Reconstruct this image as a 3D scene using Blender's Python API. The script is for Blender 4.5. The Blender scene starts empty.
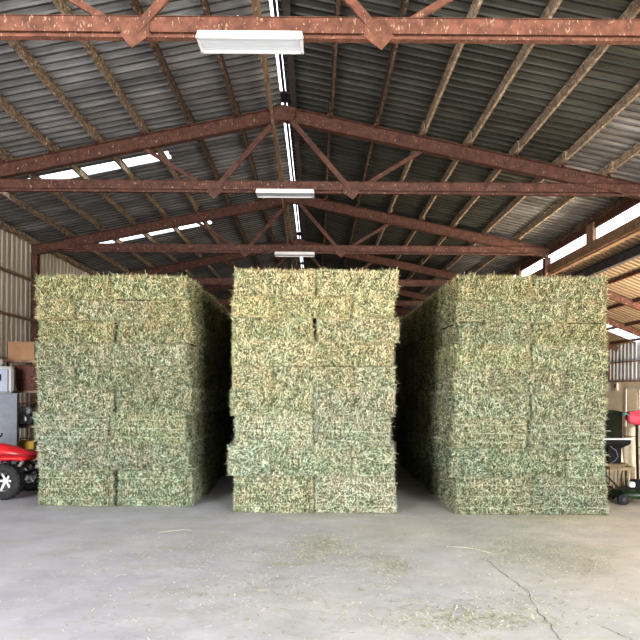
import bpy, math, random
import numpy as np
from mathutils import Vector, Matrix
random.seed(7)
rng = np.random.default_rng(11)
SC = bpy.context.scene
COL = SC.collection
R = math.radians
CAMZ = 1.77
def P(px, py, Y):                       # where the line through a picture point meets depth Y (for layout)
    return ((px-316)*Y/640.0, Y, CAMZ+(390-py)*Y/640.0)

# ------------------------------------------------------------------ materials
def new_mat(name):
    m = bpy.data.materials.new(name); m.use_nodes = True
    nt = m.node_tree; nt.nodes.clear()
    out = nt.nodes.new('ShaderNodeOutputMaterial')
    b = nt.nodes.new('ShaderNodeBsdfPrincipled')
    nt.links.new(b.outputs[0], out.inputs[0])
    return m, nt, b, out
def N(nt, t, **kw):
    n = nt.nodes.new(t)
    for k, v in kw.items(): setattr(n, k, v)
    return n
def ramp(nt, stops, src=None):
    r = N(nt, 'ShaderNodeValToRGB'); e = r.color_ramp.elements
    while len(e) < len(stops): e.new(0.5)
    for i, (p, c) in enumerate(stops):
        e[i].position = p; e[i].color = (c[0], c[1], c[2], 1)
    if src is not None: nt.links.new(src, r.inputs[0])
    return r
def coords(nt, scale=(1,1,1), rot=(0,0,0), src='Object'):
    tc = N(nt, 'ShaderNodeTexCoord'); mp = N(nt, 'ShaderNodeMapping')
    mp.inputs['Scale'].default_value = scale; mp.inputs['Rotation'].default_value = rot
    nt.links.new(tc.outputs[src], mp.inputs[0]); return mp.outputs[0]
def noise(nt, vec, scale, detail=4, rough=.6):
    n = N(nt, 'ShaderNodeTexNoise'); n.inputs['Scale'].default_value = scale
    n.inputs['Detail'].default_value = detail; n.inputs['Roughness'].default_value = rough
    nt.links.new(vec, n.inputs['Vector']); return n.outputs['Fac']
def mix(nt, fac, a, b, mode='MIX'):
    m = N(nt, 'ShaderNodeMix', data_type='RGBA', blend_type=mode)
    for s, v in ((m.inputs[0], fac), (m.inputs[6], a), (m.inputs[7], b)):
        if isinstance(v, (int, float)): s.default_value = v
        elif isinstance(v, tuple): s.default_value = (v[0], v[1], v[2], 1)
        else: nt.links.new(v, s)
    return m.outputs[2]
def noisy(name, c1, c2, scale=6, stretch=(1,1,1), rough=.7, metal=0., speck=None, bump=0., lo=.35, hi=.65):
    m, nt, b, out = new_mat(name)
    v = coords(nt, stretch)
    f = noise(nt, v, scale)
    c = ramp(nt, [(lo, c1), (hi, c2)], f).outputs[0]
    if speck:
        sc_, col, th, st = speck
        f2 = noise(nt, coords(nt, st), sc_, 3, .7)
        k = ramp(nt, [(th, (0,0,0)), (th+.05, (1,1,1))], f2).outputs[0]
        c = mix(nt, k, c, col)
    nt.links.new(c, b.inputs['Base Color'])
    b.inputs['Roughness'].default_value = rough; b.inputs['Metallic'].default_value = metal
    if bump:
        bp = N(nt, 'ShaderNodeBump'); bp.inputs['Strength'].default_value = bump; bp.inputs['Distance'].default_value = .02
        nt.links.new(f, bp.inputs['Height']); nt.links.new(bp.outputs[0], b.inputs['Normal'])
    return m

M = {}
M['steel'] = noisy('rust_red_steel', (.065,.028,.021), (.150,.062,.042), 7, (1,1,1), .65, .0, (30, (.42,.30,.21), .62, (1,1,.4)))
M['steel_lit'] = noisy('rust_red_steel_lit', (.12,.052,.034), (.235,.100,.066), 8, (1,1,1), .6, .0, (34, (.45,.32,.22), .61, (1,1,.35)))  # lighter copy for the nearest trusses, front light put into the colour
M['dark_steel'] = noisy('dark_grey_steel', (.05,.045,.05), (.09,.08,.09), 5)
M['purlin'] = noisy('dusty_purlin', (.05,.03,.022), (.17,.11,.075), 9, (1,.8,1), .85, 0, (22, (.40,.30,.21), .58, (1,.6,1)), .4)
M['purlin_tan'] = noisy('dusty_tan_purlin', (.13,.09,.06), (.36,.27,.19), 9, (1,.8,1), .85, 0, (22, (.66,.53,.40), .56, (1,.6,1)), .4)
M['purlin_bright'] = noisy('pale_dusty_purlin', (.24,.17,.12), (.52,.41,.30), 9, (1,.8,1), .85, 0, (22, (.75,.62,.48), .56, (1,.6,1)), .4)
def roof_mat(name, c1, c2, c3, rough, metal):
    m, nt, b, out = new_mat(name)
    f = noise(nt, coords(nt, (.12,.8,1)), 2.2, 3, .55)
    f2 = noise(nt, coords(nt, (.5,6,1)), 3, 4, .7)
    c = ramp(nt, [(.3, c1), (.5, c2), (.72, c3)], f).outputs[0]
    c = mix(nt, .35, c, ramp(nt, [(.3, c1), (.7, c3)], f2).outputs[0])
    # darker band along the valleys of each rib
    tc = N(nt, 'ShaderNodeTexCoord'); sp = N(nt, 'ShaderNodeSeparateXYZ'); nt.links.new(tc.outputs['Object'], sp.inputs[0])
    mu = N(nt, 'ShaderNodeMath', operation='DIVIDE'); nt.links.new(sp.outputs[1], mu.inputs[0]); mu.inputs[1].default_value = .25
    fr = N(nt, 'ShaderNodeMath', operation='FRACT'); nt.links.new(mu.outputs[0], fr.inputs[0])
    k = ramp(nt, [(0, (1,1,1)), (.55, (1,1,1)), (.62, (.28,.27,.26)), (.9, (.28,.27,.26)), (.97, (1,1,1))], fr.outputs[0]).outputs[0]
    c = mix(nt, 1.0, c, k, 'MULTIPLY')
    nt.links.new(c, b.inputs['Base Color'])
    b.inputs['Roughness'].default_value = rough; b.inputs['Metallic'].default_value = metal
    return m
M['roof_lit'] = roof_mat('roof_sheet_lit', (.17,.17,.165), (.36,.365,.36), (.80,.81,.84), .36, .3)  # grey sheet with daylight and bright streak highlights painted into its colour
M['roof_shaded'] = roof_mat('roof_sheet_shaded', (.07,.075,.062), (.13,.135,.115), (.26,.27,.245), .38, .35)  # darker copy of the sheet, shade of the right slope painted in
M['lean_roof'] = roof_mat('lean_to_sheet_tan', (.32,.23,.15), (.46,.34,.23), (.60,.47,.33), .8, 0)
M['wall_metal'] = noisy('tan_ribbed_metal', (.47,.41,.33), (.64,.57,.47), 2, (1,3,.3), .7, .1)
M['wall_light'] = noisy('pale_ribbed_metal', (.48,.50,.54), (.66,.68,.70), 2, (1,3,.3), .5, .1)
M['wall_cream'] = noisy('cream_panel', (.78,.68,.54), (.86,.77,.63), 1.5)
M['girt'] = noisy('girt_brown', (.24,.14,.09), (.38,.25,.17), 6)
M['black'] = noisy('matte_black', (.005,.005,.005), (.014,.014,.014), 8, rough=.9)
M['rubber'] = noisy('tyre_rubber', (.012,.012,.013), (.03,.03,.032), 14, rough=.8, bump=.3)
M['silver'] = noisy('brushed_silver', (.45,.46,.48), (.70,.71,.73), 8, rough=.35, metal=.6)
M['red'] = noisy('red_plastic', (.42,.015,.02), (.62,.03,.04), 4, rough=.3)
M['pinkred'] = noisy('pinkish_red_fabric', (.62,.05,.09), (.85,.13,.18), 6)
M['locker'] = noisy('blue_grey_enamel', (.22,.24,.29), (.31,.34,.40), 2, rough=.5)
M['casing'] = noisy('pale_plastic', (.62,.60,.60), (.75,.72,.70), 3, rough=.5)
M['casing_blue'] = noisy('pale_blue_panel', (.33,.39,.50), (.42,.48,.60), 3, rough=.4)
M['card'] = noisy('brown_cardboard', (.34,.19,.10), (.43,.25,.14), 3)
M['wicker'] = noisy('red_brown_weave', (.05,.02,.015), (.22,.09,.065), 38)
M['yellow'] = noisy('yellow_plastic', (.60,.36,.05), (.75,.48,.10), 4)
M['white'] = noisy('white_enamel', (.70,.70,.72), (.82,.82,.84), 3, rough=.4)
M['lens'] = noisy('ribbed_lens', (.60,.63,.68), (.72,.75,.80), 3, (1,14,1), rough=.3)
M['green'] = noisy('dark_olive_metal', (.005,.007,.002), (.014,.018,.006), 5, rough=.95)
M['canvas'] = noisy('cream_canvas', (.50,.40,.26), (.82,.72,.55), 5, (3,3,1), bump=.5)
M['wood'] = noisy('weathered_slats', (.16,.12,.07), (.34,.26,.15), 6, (1,1,4))
M['greenplastic'] = noisy('green_deck', (.008,.022,.010), (.02,.05,.022), 5, rough=.4)
M['blue'] = noisy('teal_strap', (.05,.22,.24), (.08,.30,.32), 5)
M['pale_wood'] = noisy('ridge_board', (.20,.12,.07), (.33,.22,.14), 6, (1,.3,1), .8, 0, (18,(.5,.4,.3),.6,(1,.3,1)))
# translucent daylight sheet
m, nt, b, out = new_mat('daylight_sheet')
nt.nodes.remove(b)
tr = N(nt, 'ShaderNodeBsdfTranslucent'); tp = N(nt, 'ShaderNodeBsdfTransparent'); mx = N(nt, 'ShaderNodeMixShader')
f = noise(nt, coords(nt, (1,1,1)), 3)
nt.links.new(ramp(nt, [(.3,(.86,.87,.93)),(.7,(.97,.97,1))], f).outputs[0], tr.inputs[0])
tp.inputs[0].default_value = (.9,.9,.95,1)
mx.inputs[0].default_value = .5
nt.links.new(tr.outputs[0], mx.inputs[1]); nt.links.new(tp.outputs[0], mx.inputs[2]); nt.links.new(mx.outputs[0], out.inputs[0])
M['daylight'] = m
# floor
def floor_mat():
    m, nt, b, out = new_mat('dusty_concrete')
    v = coords(nt)
    big = noise(nt, v, .35, 5, .6); mid = noise(nt, v, 1.8, 6, .65); fine = noise(nt, v, 30, 4, .7)
    c = ramp(nt, [(.3,(.47,.47,.465)),(.5,(.55,.55,.54)),(.72,(.64,.635,.62))], mid).outputs[0]
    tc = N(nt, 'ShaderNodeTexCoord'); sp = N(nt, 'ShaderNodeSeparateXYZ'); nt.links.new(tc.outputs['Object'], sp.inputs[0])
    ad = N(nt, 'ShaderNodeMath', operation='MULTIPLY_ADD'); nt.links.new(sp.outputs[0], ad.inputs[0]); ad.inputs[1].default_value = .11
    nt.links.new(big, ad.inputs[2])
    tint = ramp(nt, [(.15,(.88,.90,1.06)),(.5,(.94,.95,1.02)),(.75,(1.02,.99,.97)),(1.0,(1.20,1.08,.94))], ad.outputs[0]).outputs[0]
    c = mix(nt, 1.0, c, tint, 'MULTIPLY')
    dust = ramp(nt, [(.52,(0,0,0)),(.68,(.4,.4,.4))], noise(nt, coords(nt,(1,2.2,1)), 1.1, 7, .75)).outputs[0]
    c = mix(nt, dust, c, (.40,.42,.30))
    sp2 = ramp(nt, [(.64,(0,0,0)),(.70,(.5,.5,.5))], fine).outputs[0]
    c = mix(nt, sp2, c, (.62,.60,.48))
    sp3 = ramp(nt, [(.28,(.35,.35,.35)),(.36,(0,0,0))], noise(nt, v, 9, 6, .75)).outputs[0]
    c = mix(nt, sp3, c, (.26,.25,.24))
    nt.links.new(c, b.inputs['Base Color']); b.inputs['Roughness'].default_value = .75
    bp = N(nt, 'ShaderNodeBump'); bp.inputs['Strength'].default_value = .15; bp.inputs['Distance'].default_value = .01
    nt.links.new(fine, bp.inputs['Height']); nt.links.new(bp.outputs[0], b.inputs['Normal'])
    return m
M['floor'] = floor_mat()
M['earth'] = noisy('dry_earth', (.52,.43,.30), (.66,.56,.42), .8)
M['crack'] = noisy('crack_dark', (.17,.155,.135), (.36,.33,.29), 12)
# hay
def hay_mats():
    m, nt, b, out = new_mat('hay_stems')
    g = N(nt, 'ShaderNodeNewGeometry'); oi = N(nt, 'ShaderNodeObjectInfo')
    c = ramp(nt, [(0,(.03,.032,.018)),(.30,(.12,.125,.07)),(.52,(.30,.30,.19)),(.70,(.58,.555,.39)),(.84,(.92,.88,.68)),(1,(1,.99,.90))],
             g.outputs['Random Per Island']).outputs[0]
    patch = ramp(nt, [(.35,(.84,.96,.90)),(.65,(1.12,1.04,.97))], noise(nt, coords(nt), 5, 3)).outputs[0]
    c = mix(nt, 1.0, c, patch, 'MULTIPLY')
    c = mix(nt, 1.0, c, oi.outputs['Color'], 'MULTIPLY')
    nt.links.new(c, b.inputs['Base Color']); b.inputs['Roughness'].default_value = .75
    m2, nt, b, out = new_mat('hay_core')
    oi = N(nt, 'ShaderNodeObjectInfo')
    c = ramp(nt, [(.3,(.02,.024,.011)),(.7,(.11,.12,.065))], noise(nt, coords(nt), 40, 4, .7)).outputs[0]
    c = mix(nt, 1.0, c, oi.outputs['Color'], 'MULTIPLY')
    nt.links.new(c, b.inputs['Base Color']); b.inputs['Roughness'].default_value = .95
    return m, m2
M['stem'], M['core'] = hay_mats()
M['floor_stem'] = None
m, nt, b, out = new_mat('floor_stems')
g = N(nt, 'ShaderNodeNewGeometry')
nt.links.new(ramp(nt, [(0,(.24,.26,.15)),(.45,(.42,.44,.27)),(.7,(.70,.68,.48)),(1,(1,.96,.80))], g.outputs['Random Per Island']).outputs[0], b.inputs['Base Color'])
M['floor_stem'] = m
M['twine'] = noisy('pale_twine', (.45,.52,.38), (.62,.68,.52), 12)

# ------------------------------------------------------------------ mesh helpers
class MB:
    def __init__(s): s.v = []; s.f = []
    def add(s, vs, fs, mat=None):
        o = len(s.v)
        for v in vs:
            v = Vector(v)
            s.v.append(tuple(mat @ v) if mat else tuple(v))
        s.f += [tuple(i+o for i in f) for f in fs]
        return s
    def box(s, c, size, rot=None, bev=0.0):
        x, y, z = [a/2 for a in size]
        if bev:
            b = min(bev, x*.9, y*.9, z*.9); vs = []; idx = {}
            for sx in (-1,1):
                for sy in (-1,1):
                    for sz in (-1,1):
                        for ax in range(3):
                            p = [sx*(x-b), sy*(y-b), sz*(z-b)]
                            p[ax] = (sx*x, sy*y, sz*z)[ax]
                            idx[(sx,sy,sz,ax)] = len(vs); vs.append(p)
            fs = []
            for ax in range(3):
                a, c2 = [i for i in range(3) if i != ax]
                for s_ in (-1,1):
                    q = []
                    for u, w in ((-1,-1),(1,-1),(1,1),(-1,1)):
                        k = [0,0,0]; k[ax] = s_; k[a] = u; k[c2] = w; q.append(idx[(k[0],k[1],k[2],ax)])
                    fs.append(q)
            for ax in range(3):
                a, c2 = [i for i in range(3) if i != ax]
                for u in (-1,1):
                    for w in (-1,1):
                        q = []
                        for s_, f_ in ((-1,a),(1,a),(1,c2),(-1,c2)):
                            k = [0,0,0]; k[ax] = s_; k[a] = u; k[c2] = w; q.append(idx[(k[0],k[1],k[2],f_)])
                        fs.append(q)
            for sx in (-1,1):
                for sy in (-1,1):
                    for sz in (-1,1): fs.append([idx[(sx,sy,sz,a)] for a in range(3)])
        else:
            vs = [(i*x, j*y, k*z) for i in (-1,1) for j in (-1,1) for k in (-1,1)]
            fs = [(0,1,3,2),(4,6,7,5),(0,4,5,1),(2,3,7,6),(0,2,6,4),(1,5,7,3)]
        mt = Matrix.Translation(c)
        if rot is not None: mt = mt @ (rot if isinstance(rot, Matrix) else Matrix.Rotation(rot, 4, 'Z'))
        return s.add(vs, fs, mt)
    def bar(s, p0, p1, w, h, off=(0,0), ext=0):       # rectangular bar, h is the up-ish side
        p0 = Vector(p0); p1 = Vector(p1); d = (p1-p0); L = d.length; d.normalize()
        up = Vector((0,0,1))
        if abs(d.z) > .98: up = Vector((0,1,0))
        side = d.cross(up).normalized(); u = side.cross(d).normalized()
        vs = []
        for t in (-ext, L+ext):
            for a, b_ in ((-1,-1),(1,-1),(1,1),(-1,1)):
                vs.append(p0 + d*t + side*(a*w/2+off[0]) + u*(b_*h/2+off[1]))
        return s.add(vs, [(0,1,2,3),(7,6,5,4),(0,4,5,1),(1,5,6,2),(2,6,7,3),(3,7,4,0)])
    def ibeam(s, p0, p1, w, h, t=.014):
        s.bar(p0, p1, t, h-2*t); s.bar(p0, p1, w, t, (0, h/2-t/2)); s.bar(p0, p1, w, t, (0, -h/2+t/2)); return s
    def tube(s, pts, r, n=10, caps=True):
        pts = [Vector(p) for p in pts]; rings = []
        rr = r if isinstance(r, (list, tuple)) else [r]*len(pts)
        for i, p in enumerate(pts):
            d = (pts[min(i+1, len(pts)-1)] - pts[max(i-1, 0)]).normalized()
            a = d.orthogonal().normalized() if i == 0 else (pa - d*pa.dot(d)).normalized()
            pa = a; b_ = d.cross(a)
            rings.append([p + (a*math.cos(2*math.pi*k/n)+b_*math.sin(2*math.pi*k/n))*rr[i] for k in range(n)])
        vs = [v for r_ in rings for v in r_]; fs = []
        for i in range(len(rings)-1):
            for k in range(n):
                fs.append((i*n+k, i*n+(k+1)%n, (i+1)*n+(k+1)%n, (i+1)*n+k))
        if caps: fs += [tuple(range(n))[::-1], tuple((len(rings)-1)*n+k for k in range(n))]
        return s.add(vs, fs)
    def lathe(s, prof, n=24, mat=None):               # prof: (radius, height) about Z
        vs = [(r*math.cos(2*math.pi*k/n), r*math.sin(2*math.pi*k/n), z) for r, z in prof for k in range(n)]; fs = []
        for i in range(len(prof)-1):
            for k in range(n):
                fs.append((i*n+k, i*n+(k+1)%n, (i+1)*n+(k+1)%n, (i+1)*n+k))
        return s.add(vs, fs, mat)
    def loft(s, rings, caps=True):
        n = len(rings[0]); vs = [v for r_ in rings for v in r_]; fs = []
        for i in range(len(rings)-1):
            for k in range(n): fs.append((i*n+k, i*n+(k+1)%n, (i+1)*n+(k+1)%n, (i+1)*n+k))
        if caps: fs += [tuple(range(n))[::-1], tuple((len(rings)-1)*n+k for k in range(n))]
        return s.add(vs, fs)
    def prism(s, poly, y0, y1, mat=None):             # poly in XZ extruded along Y
        n = len(poly)
        vs = [(x, y0, z) for x, z in poly] + [(x, y1, z) for x, z in poly]
        fs = [tuple(range(n)), tuple(range(2*n-1, n-1, -1))] + [(i, (i+1)%n+0, (i+1)%n+n, i+n) for i in range(n)]
        return s.add(vs, fs, mat)
    def build(s, name, mat, parent=None, smooth=False, loc=None):
        me = bpy.data.meshes.new(name)
        vs = s.v
        if loc is not None: vs = [(v[0]-loc[0], v[1]-loc[1], v[2]-loc[2]) for v in vs]
        me.from_pydata(vs, [], s.f); me.update()
        if smooth:
            for p in me.polygons: p.use_smooth = True
        o = bpy.data.objects.new(name, me); COL.objects.link(o)
        me.materials.append(mat)
        if loc is not None: o.location = loc
        if parent is not None:
            o.parent = parent
        import bmesh
        bm = bmesh.new(); bm.from_mesh(me); bmesh.ops.recalc_face_normals(bm, faces=bm.faces); bm.to_mesh(me); bm.free()
        return o
def tag(o, label=None, cat=None, group=None, kind=None):
    if label: o['label'] = label
    if cat: o['category'] = cat
    if group: o['group'] = group
    if kind: o['kind'] = kind
    return o
def thing(name, loc, label, cat, group=None, rz=0):
    o = bpy.data.objects.new(name, None); COL.objects.link(o); o.location = loc; o.rotation_euler = (0,0,rz)
    o.empty_display_size = .1
    return tag(o, label, cat, group)
def structure(mb, name, mat): return tag(mb.build(name, mat), kind='structure')
ORD = ['first','second','third','fourth','fifth','sixth','seventh','eighth','ninth','tenth','eleventh','twelfth','thirteenth','fourteenth','fifteenth']

# ------------------------------------------------------------------ setting
XL, XR, XRIDGE = -8.92, 7.30, -.75
Y0, Y1 = -3.0, 44.0
XW = 12.0                                   # wall of the lean-to
TY = [1.7, 7.8, 13.9, 20.0, 26.1, 32.2, 38.3]
SL = .19
ZCH = 6.16                                  # bottom chord
def chordZ(x): return 7.75 - .208*abs(x-XRIDGE)
def roofZ(x): return 8.14 - .205*abs(x-XRIDGE)
structure(MB().box((1.6, 18, -.05), (20.8, 52, .1)), 'floor', M['floor'])
structure(MB().box((0, 10, -.16), (120, 120, .1)), 'ground', M['earth'])

PITCH = .25
def ribs(y0, y1):
    out = []; k = round(y0/PITCH); 
    while k*PITCH < y1-1e-6:
        y = k*PITCH
        for a, z in ((0,.0),(.60,.0),(.68,-.03),(.88,-.03),(.96,0)):
            out.append((y+a*PITCH, z))
        k += 1
    out.append((k*PITCH, 0)); return out
def sheet(mb, x0, x1, y0, y1, zf=roofZ):
    rb = ribs(y0, y1)
    vs = []
    for (y, dz) in rb: vs += [(x0, y, zf(x0)+dz), (x1, y, zf(x1)+dz)]
    fs = [(2*i, 2*i+1, 2*i+3, 2*i+2) for i in range(len(rb)-1)]
    mb.add(vs, fs)
SKY_A, SKY_B = XRIDGE-2.9, XRIDGE-6.95
lf, rt = MB(), MB(); skyl = []
edges = [Y0+.15]
for t in TY[2:]: edges += [round((t+1.65)/PITCH)*PITCH, round((t+1.65)/PITCH)*PITCH+.5]
edges.append(Y1)
RG = .065
for i in range(len(edges)-1):
    a, b_ = edges[i], edges[i+1]
    if i % 2 == 0: sheet(lf, XL-.25, XRIDGE-RG, a, b_)
    else:
        sheet(lf, XL-.25, SKY_B, a, b_); sheet(lf, SKY_A, XRIDGE-RG, a, b_)
        s = MB(); sheet(s, SKY_B, SKY_A, a, b_); skyl.append(s)
sheet(rt, XRIDGE+RG, XRIDGE+6.1, Y0+.15, Y1)
rt_lit = MB(); sheet(rt_lit, XRIDGE+6.1, XR+.25, Y0+.15, Y1); structure(rt_lit, 'ceiling', M['roof_lit'])  # brighter strip by the eave: light from the opening put into the sheet colour
structure(lf, 'ceiling', M['roof_lit']); structure(rt, 'ceiling', M['roof_shaded'])
wn = 1
for s in skyl: structure(s, 'window_%d' % wn, M['daylight']); wn += 1
# ridge: daylight gap under a narrow translucent cap, with a dark batten
cap = MB()
for i, t in enumerate(TY):
    e = TY[i+1]-.2 if i+1 < len(TY) else Y1
    cap.add([(XRIDGE-RG-.02, t+.25, roofZ(XRIDGE)+.01), (XRIDGE-RG-.02, e, roofZ(XRIDGE)+.01), (XRIDGE+RG+.02, e, roofZ(XRIDGE)+.01), (XRIDGE+RG+.02, t+.25, roofZ(XRIDGE)+.01)], [(0,1,2,3)])
structure(cap, 'window_%d' % wn, M['daylight']); wn += 1
rc = MB()
for t in TY: rc.box((XRIDGE, t+.02, roofZ(XRIDGE)+.0), (.3, .5, .03))
structure(rc, 'ridge_trim_1', M['dark_steel'])
structure(MB().box((XRIDGE+.02, 20.5, roofZ(XRIDGE)-.05), (.055, Y1-Y0-.3, .03)), 'ridge_trim_2', M['dark_steel'])
structure(MB().box((XRIDGE+.22, 20.5, roofZ(XRIDGE)-.13), (.12, Y1-Y0-.3, .16)), 'ridge_trim_3', M['dark_steel'])

# left wall of vertical ribs
def ribwall(x, y0, y1, z0, z1, pitch=.3, d=.035):
    vs, fs = [], []; y = y0; pr = []
    while y < y1:
        for a, dx in ((0,0),(.6,0),(.68,d),(.88,d),(.96,0)): pr.append((min(y+a*pitch, y1), dx))
        y += pitch
    mb = MB()
    for yy, dx in pr: vs += [(x+dx, yy, z0), (x+dx, yy, z1)]
    fs = [(2*i, 2*i+1, 2*i+3, 2*i+2) for i in range(len(pr)-1)]
    return mb.add(vs, fs)
structure(ribwall(XL-.06, Y0, Y1, 0, 6.42), 'wall_left', M['wall_metal'])
bw = MB(); pr = []; x = XL-.1
vs = []
while x < XW:
    for a, dy in ((0,0),(.6,0),(.68,-.035),(.88,-.035),(.96,0)):
        xx = x+a*.3; z1 = roofZ(xx)+.02 if xx < XR else 5.55-(xx-XR)*.39
        vs += [(xx, Y1+dy, 0), (xx, Y1+dy, z1)]
    x += .3
bw.add(vs, [(2*i, 2*i+1, 2*i+3, 2*i+2) for i in range(len(vs)//2-1)])
structure(bw, 'wall_back', M['wall_metal'])
fw = MB()  # unseen wall added behind the camera to keep light out of the stack gaps
fw.prism([(XL-.1,5.4),(-4.2,5.4),(-4.2,0),(3.3,0),(3.3,5.4),(XR,5.4),(XR,roofZ(XR)),(XRIDGE,roofZ(XRIDGE)),(XL-.1,roofZ(XL))], Y0-.05, Y0+.02)
structure(fw, 'wall_front_blocker', M['wall_metal'])
# girts of the left wall
for k, z in enumerate((5.10, 3.87, 2.6, 1.3)):
    structure(MB().bar((XL+.10, Y0, z), (XL+.10, Y1, z), .16, .05), 'trim_%d' % (k+1), M['girt'])
# right lean-to
def leanZ(x): return 5.50 - .39*(x-XR)
lr = MB()
for a, b_ in ((Y0+.15, 17.0), (18.0, 23.0), (24.0, 30.0), (31.0, Y1)): sheet(lr, XR+.05, XW+.2, a, b_, leanZ)
sheet(lr, XR+.05, 9.2, 17.0, 18.0, leanZ); sheet(lr, XR+.05, 9.2, 23.0, 24.0, leanZ); sheet(lr, XR+.05, 9.2, 30.0, 31.0, leanZ)
structure(lr, 'ceiling', M['lean_roof'])
for a in (17.0, 23.0, 30.0):
    s = MB(); sheet(s, 9.2, XW+.2, a, a+1, leanZ); structure(s, 'window_%d' % wn, M['daylight']); wn += 1
structure(MB().box((XW+.05, (19.0+Y1)/2, 1.085), (.1, Y1-19.0, 2.17)), 'wall_right', M['wall_cream'])
structure(ribwall(XW+.02, 19.0, Y1, 2.17, 3.68, .3, -.03), 'wall_right', M['wall_light'])
structure(MB().bar((XW-.06, 19, 2.20), (XW-.06, Y1, 2.20), .1, .05), 'trim_5', M['girt'])
structure(MB().bar((XW-.06, 19, 2.95), (XW-.06, Y1, 2.95), .08, .05), 'trim_6', M['girt'])
# rough eave line of main roof, left and right
def ragged(x, z, y0, y1, w, h, amp):
    mb = MB(); rings = []; n = int((y1-y0)/.22)
    for i in range(n+1):
        y = y0+(y1-y0)*i/n; dz = random.uniform(-amp, amp); dx = random.uniform(-amp, amp)
        rings.append([(x-w/2, y, z-h/2+dz), (x+w/2+dx, y, z-h/2+dz), (x+w/2+dx, y, z+h/2), (x-w/2, y, z+h/2)])
    return mb.loft(rings)
structure(ragged(XL+.08, roofZ(XL)-.14, Y0+.2, Y1-.1, .16, .14, .03), 'eave_trim_1', M['purlin_tan'])
structure(ragged(XR-.02, roofZ(XR)-.15, Y0+.2, Y1-.1, .16, .16, .035), 'eave_trim_2', M['purlin'])
# beam under the clerestory opening and the dark beam of the lean-to
structure(MB().bar((XR, Y0+.1, 5.57), (XR, Y1-.1, 5.57), .14, .34).bar((XR-.08, Y0+.1, 5.47), (XR-.08, Y1-.1, 5.47), .06, .05), 'eave_beam', M['girt'])
structure(MB().ibeam((XR+.40, Y0+.1, 5.17), (XR+.40, Y1-.1, 5.17), .14, .26), 'lean_to_beam', M['dark_steel'])

structure(MB().bar((XR+.02, Y0+.1, 6.24), (XR+.02, Y1-.1, 6.24), .05, .30), 'eave_fascia', M['steel'])
# ------------------------------------------------------------------ trusses
NAMES_T = ['just inside the entrance behind the viewer', 'nearest, crossing the top of the picture', 'second from the viewer, above the haystack fronts',
           'third from the viewer, its chord just over the haystacks', 'fourth from the viewer, mostly behind the middle stack', 'fifth from the viewer, far back', 'farthest, close to the back wall']
for i, y in enumerate(TY):
    t = thing('roof_truss', (0, y, 0), 'rust-red steel roof truss, ' + NAMES_T[i], 'truss', 'rust-red steel roof trusses')
    mt = M['steel_lit'] if i <= 1 else M['steel']
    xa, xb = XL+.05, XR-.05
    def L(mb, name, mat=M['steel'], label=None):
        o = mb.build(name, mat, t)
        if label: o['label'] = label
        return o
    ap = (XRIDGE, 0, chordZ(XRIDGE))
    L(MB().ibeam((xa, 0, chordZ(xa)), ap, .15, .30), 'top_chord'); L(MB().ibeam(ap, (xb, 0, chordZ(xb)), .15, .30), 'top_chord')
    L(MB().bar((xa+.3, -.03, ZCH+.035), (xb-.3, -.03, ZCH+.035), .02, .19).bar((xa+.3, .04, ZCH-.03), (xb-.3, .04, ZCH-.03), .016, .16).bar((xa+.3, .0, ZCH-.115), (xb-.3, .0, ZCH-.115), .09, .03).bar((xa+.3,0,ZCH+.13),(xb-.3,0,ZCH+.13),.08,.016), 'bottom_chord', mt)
    pk = MB().prism([(XRIDGE-.22, ap[2]-.16), (XRIDGE+.22, ap[2]-.16), (XRIDGE+.26, ap[2]+.10), (XRIDGE, ap[2]+.17), (XRIDGE-.26, ap[2]+.10)], -.10, -.08)
    L(pk, 'apex_plate', mt)
    for s in (-1, 1):
        n0 = XRIDGE+s*1.47; n1 = XRIDGE+s*3.05
        L(MB().bar((XRIDGE+s*.12, -.045, chordZ(XRIDGE)-.1), (n0, -.045, ZCH-.06), .05, .11), 'web_member', mt)
        L(MB().bar((n0+s*.12, .045, ZCH-.04), (n1, .045, chordZ(n1)-.1), .05, .085), 'web_member', mt)
        g = MB().prism([(n0-.20, ZCH-.09), (n0+.20, ZCH-.09), (n0+s*.04, ZCH-.27)], -.060, -.045)
        g.prism([(n0-.17, ZCH+.09), (n0+.17, ZCH+.09), (n0+.17, ZCH-.09), (n0-.17, ZCH-.09)], -.060, -.045)
        for bx_, bz in ((-.1,.04),(.1,.04),(0,-.04)):
            g.lathe([(0,.0),(.016,.0),(.016,.014),(0,.014)], 8, Matrix.Translation((n0+bx_, -.060, ZCH+bz)) @ Matrix.Rotation(R(90), 4, 'X'))
        L(g, 'gusset_plate', mt)
# columns
for i, y in enumerate(TY):
    for side, x in (('left', XL+.13), ('right', XR-.12)):
        z = chordZ(x)-.1 if side == 'left' else 5.95
        c = thing('steel_column', (x, y, 0), '%s column under the %s end of the %s truss' % ('dark rust-brown steel' , side, ORD[i-1]+' visible' if i else 'entrance'), 'column', 'steel columns along both sides')
        MB().box((0,0,z/2), (.012,.20,z)).box((0,-.1,z/2),(.18,.014,z)).box((0,.1,z/2),(.18,.014,z)).build('shaft', M['steel'], c)
        MB().box((0,0,.01),(.3,.3,.02)).build('base_plate', M['steel'], c)
# short posts in the clerestory openings
for i in range(len(TY)-1):
    y = (TY[i]+TY[i+1])/2+.1
    o = MB().box((0,0,0), (.10,.42,.52)).build('clerestory_post', M['girt']); o.location = (XR, y, 5.99)
    tag(o, 'short brown post splitting the %s bright opening under the right eave' % ORD[i], 'post', 'short posts in the right eave openings')
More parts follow.
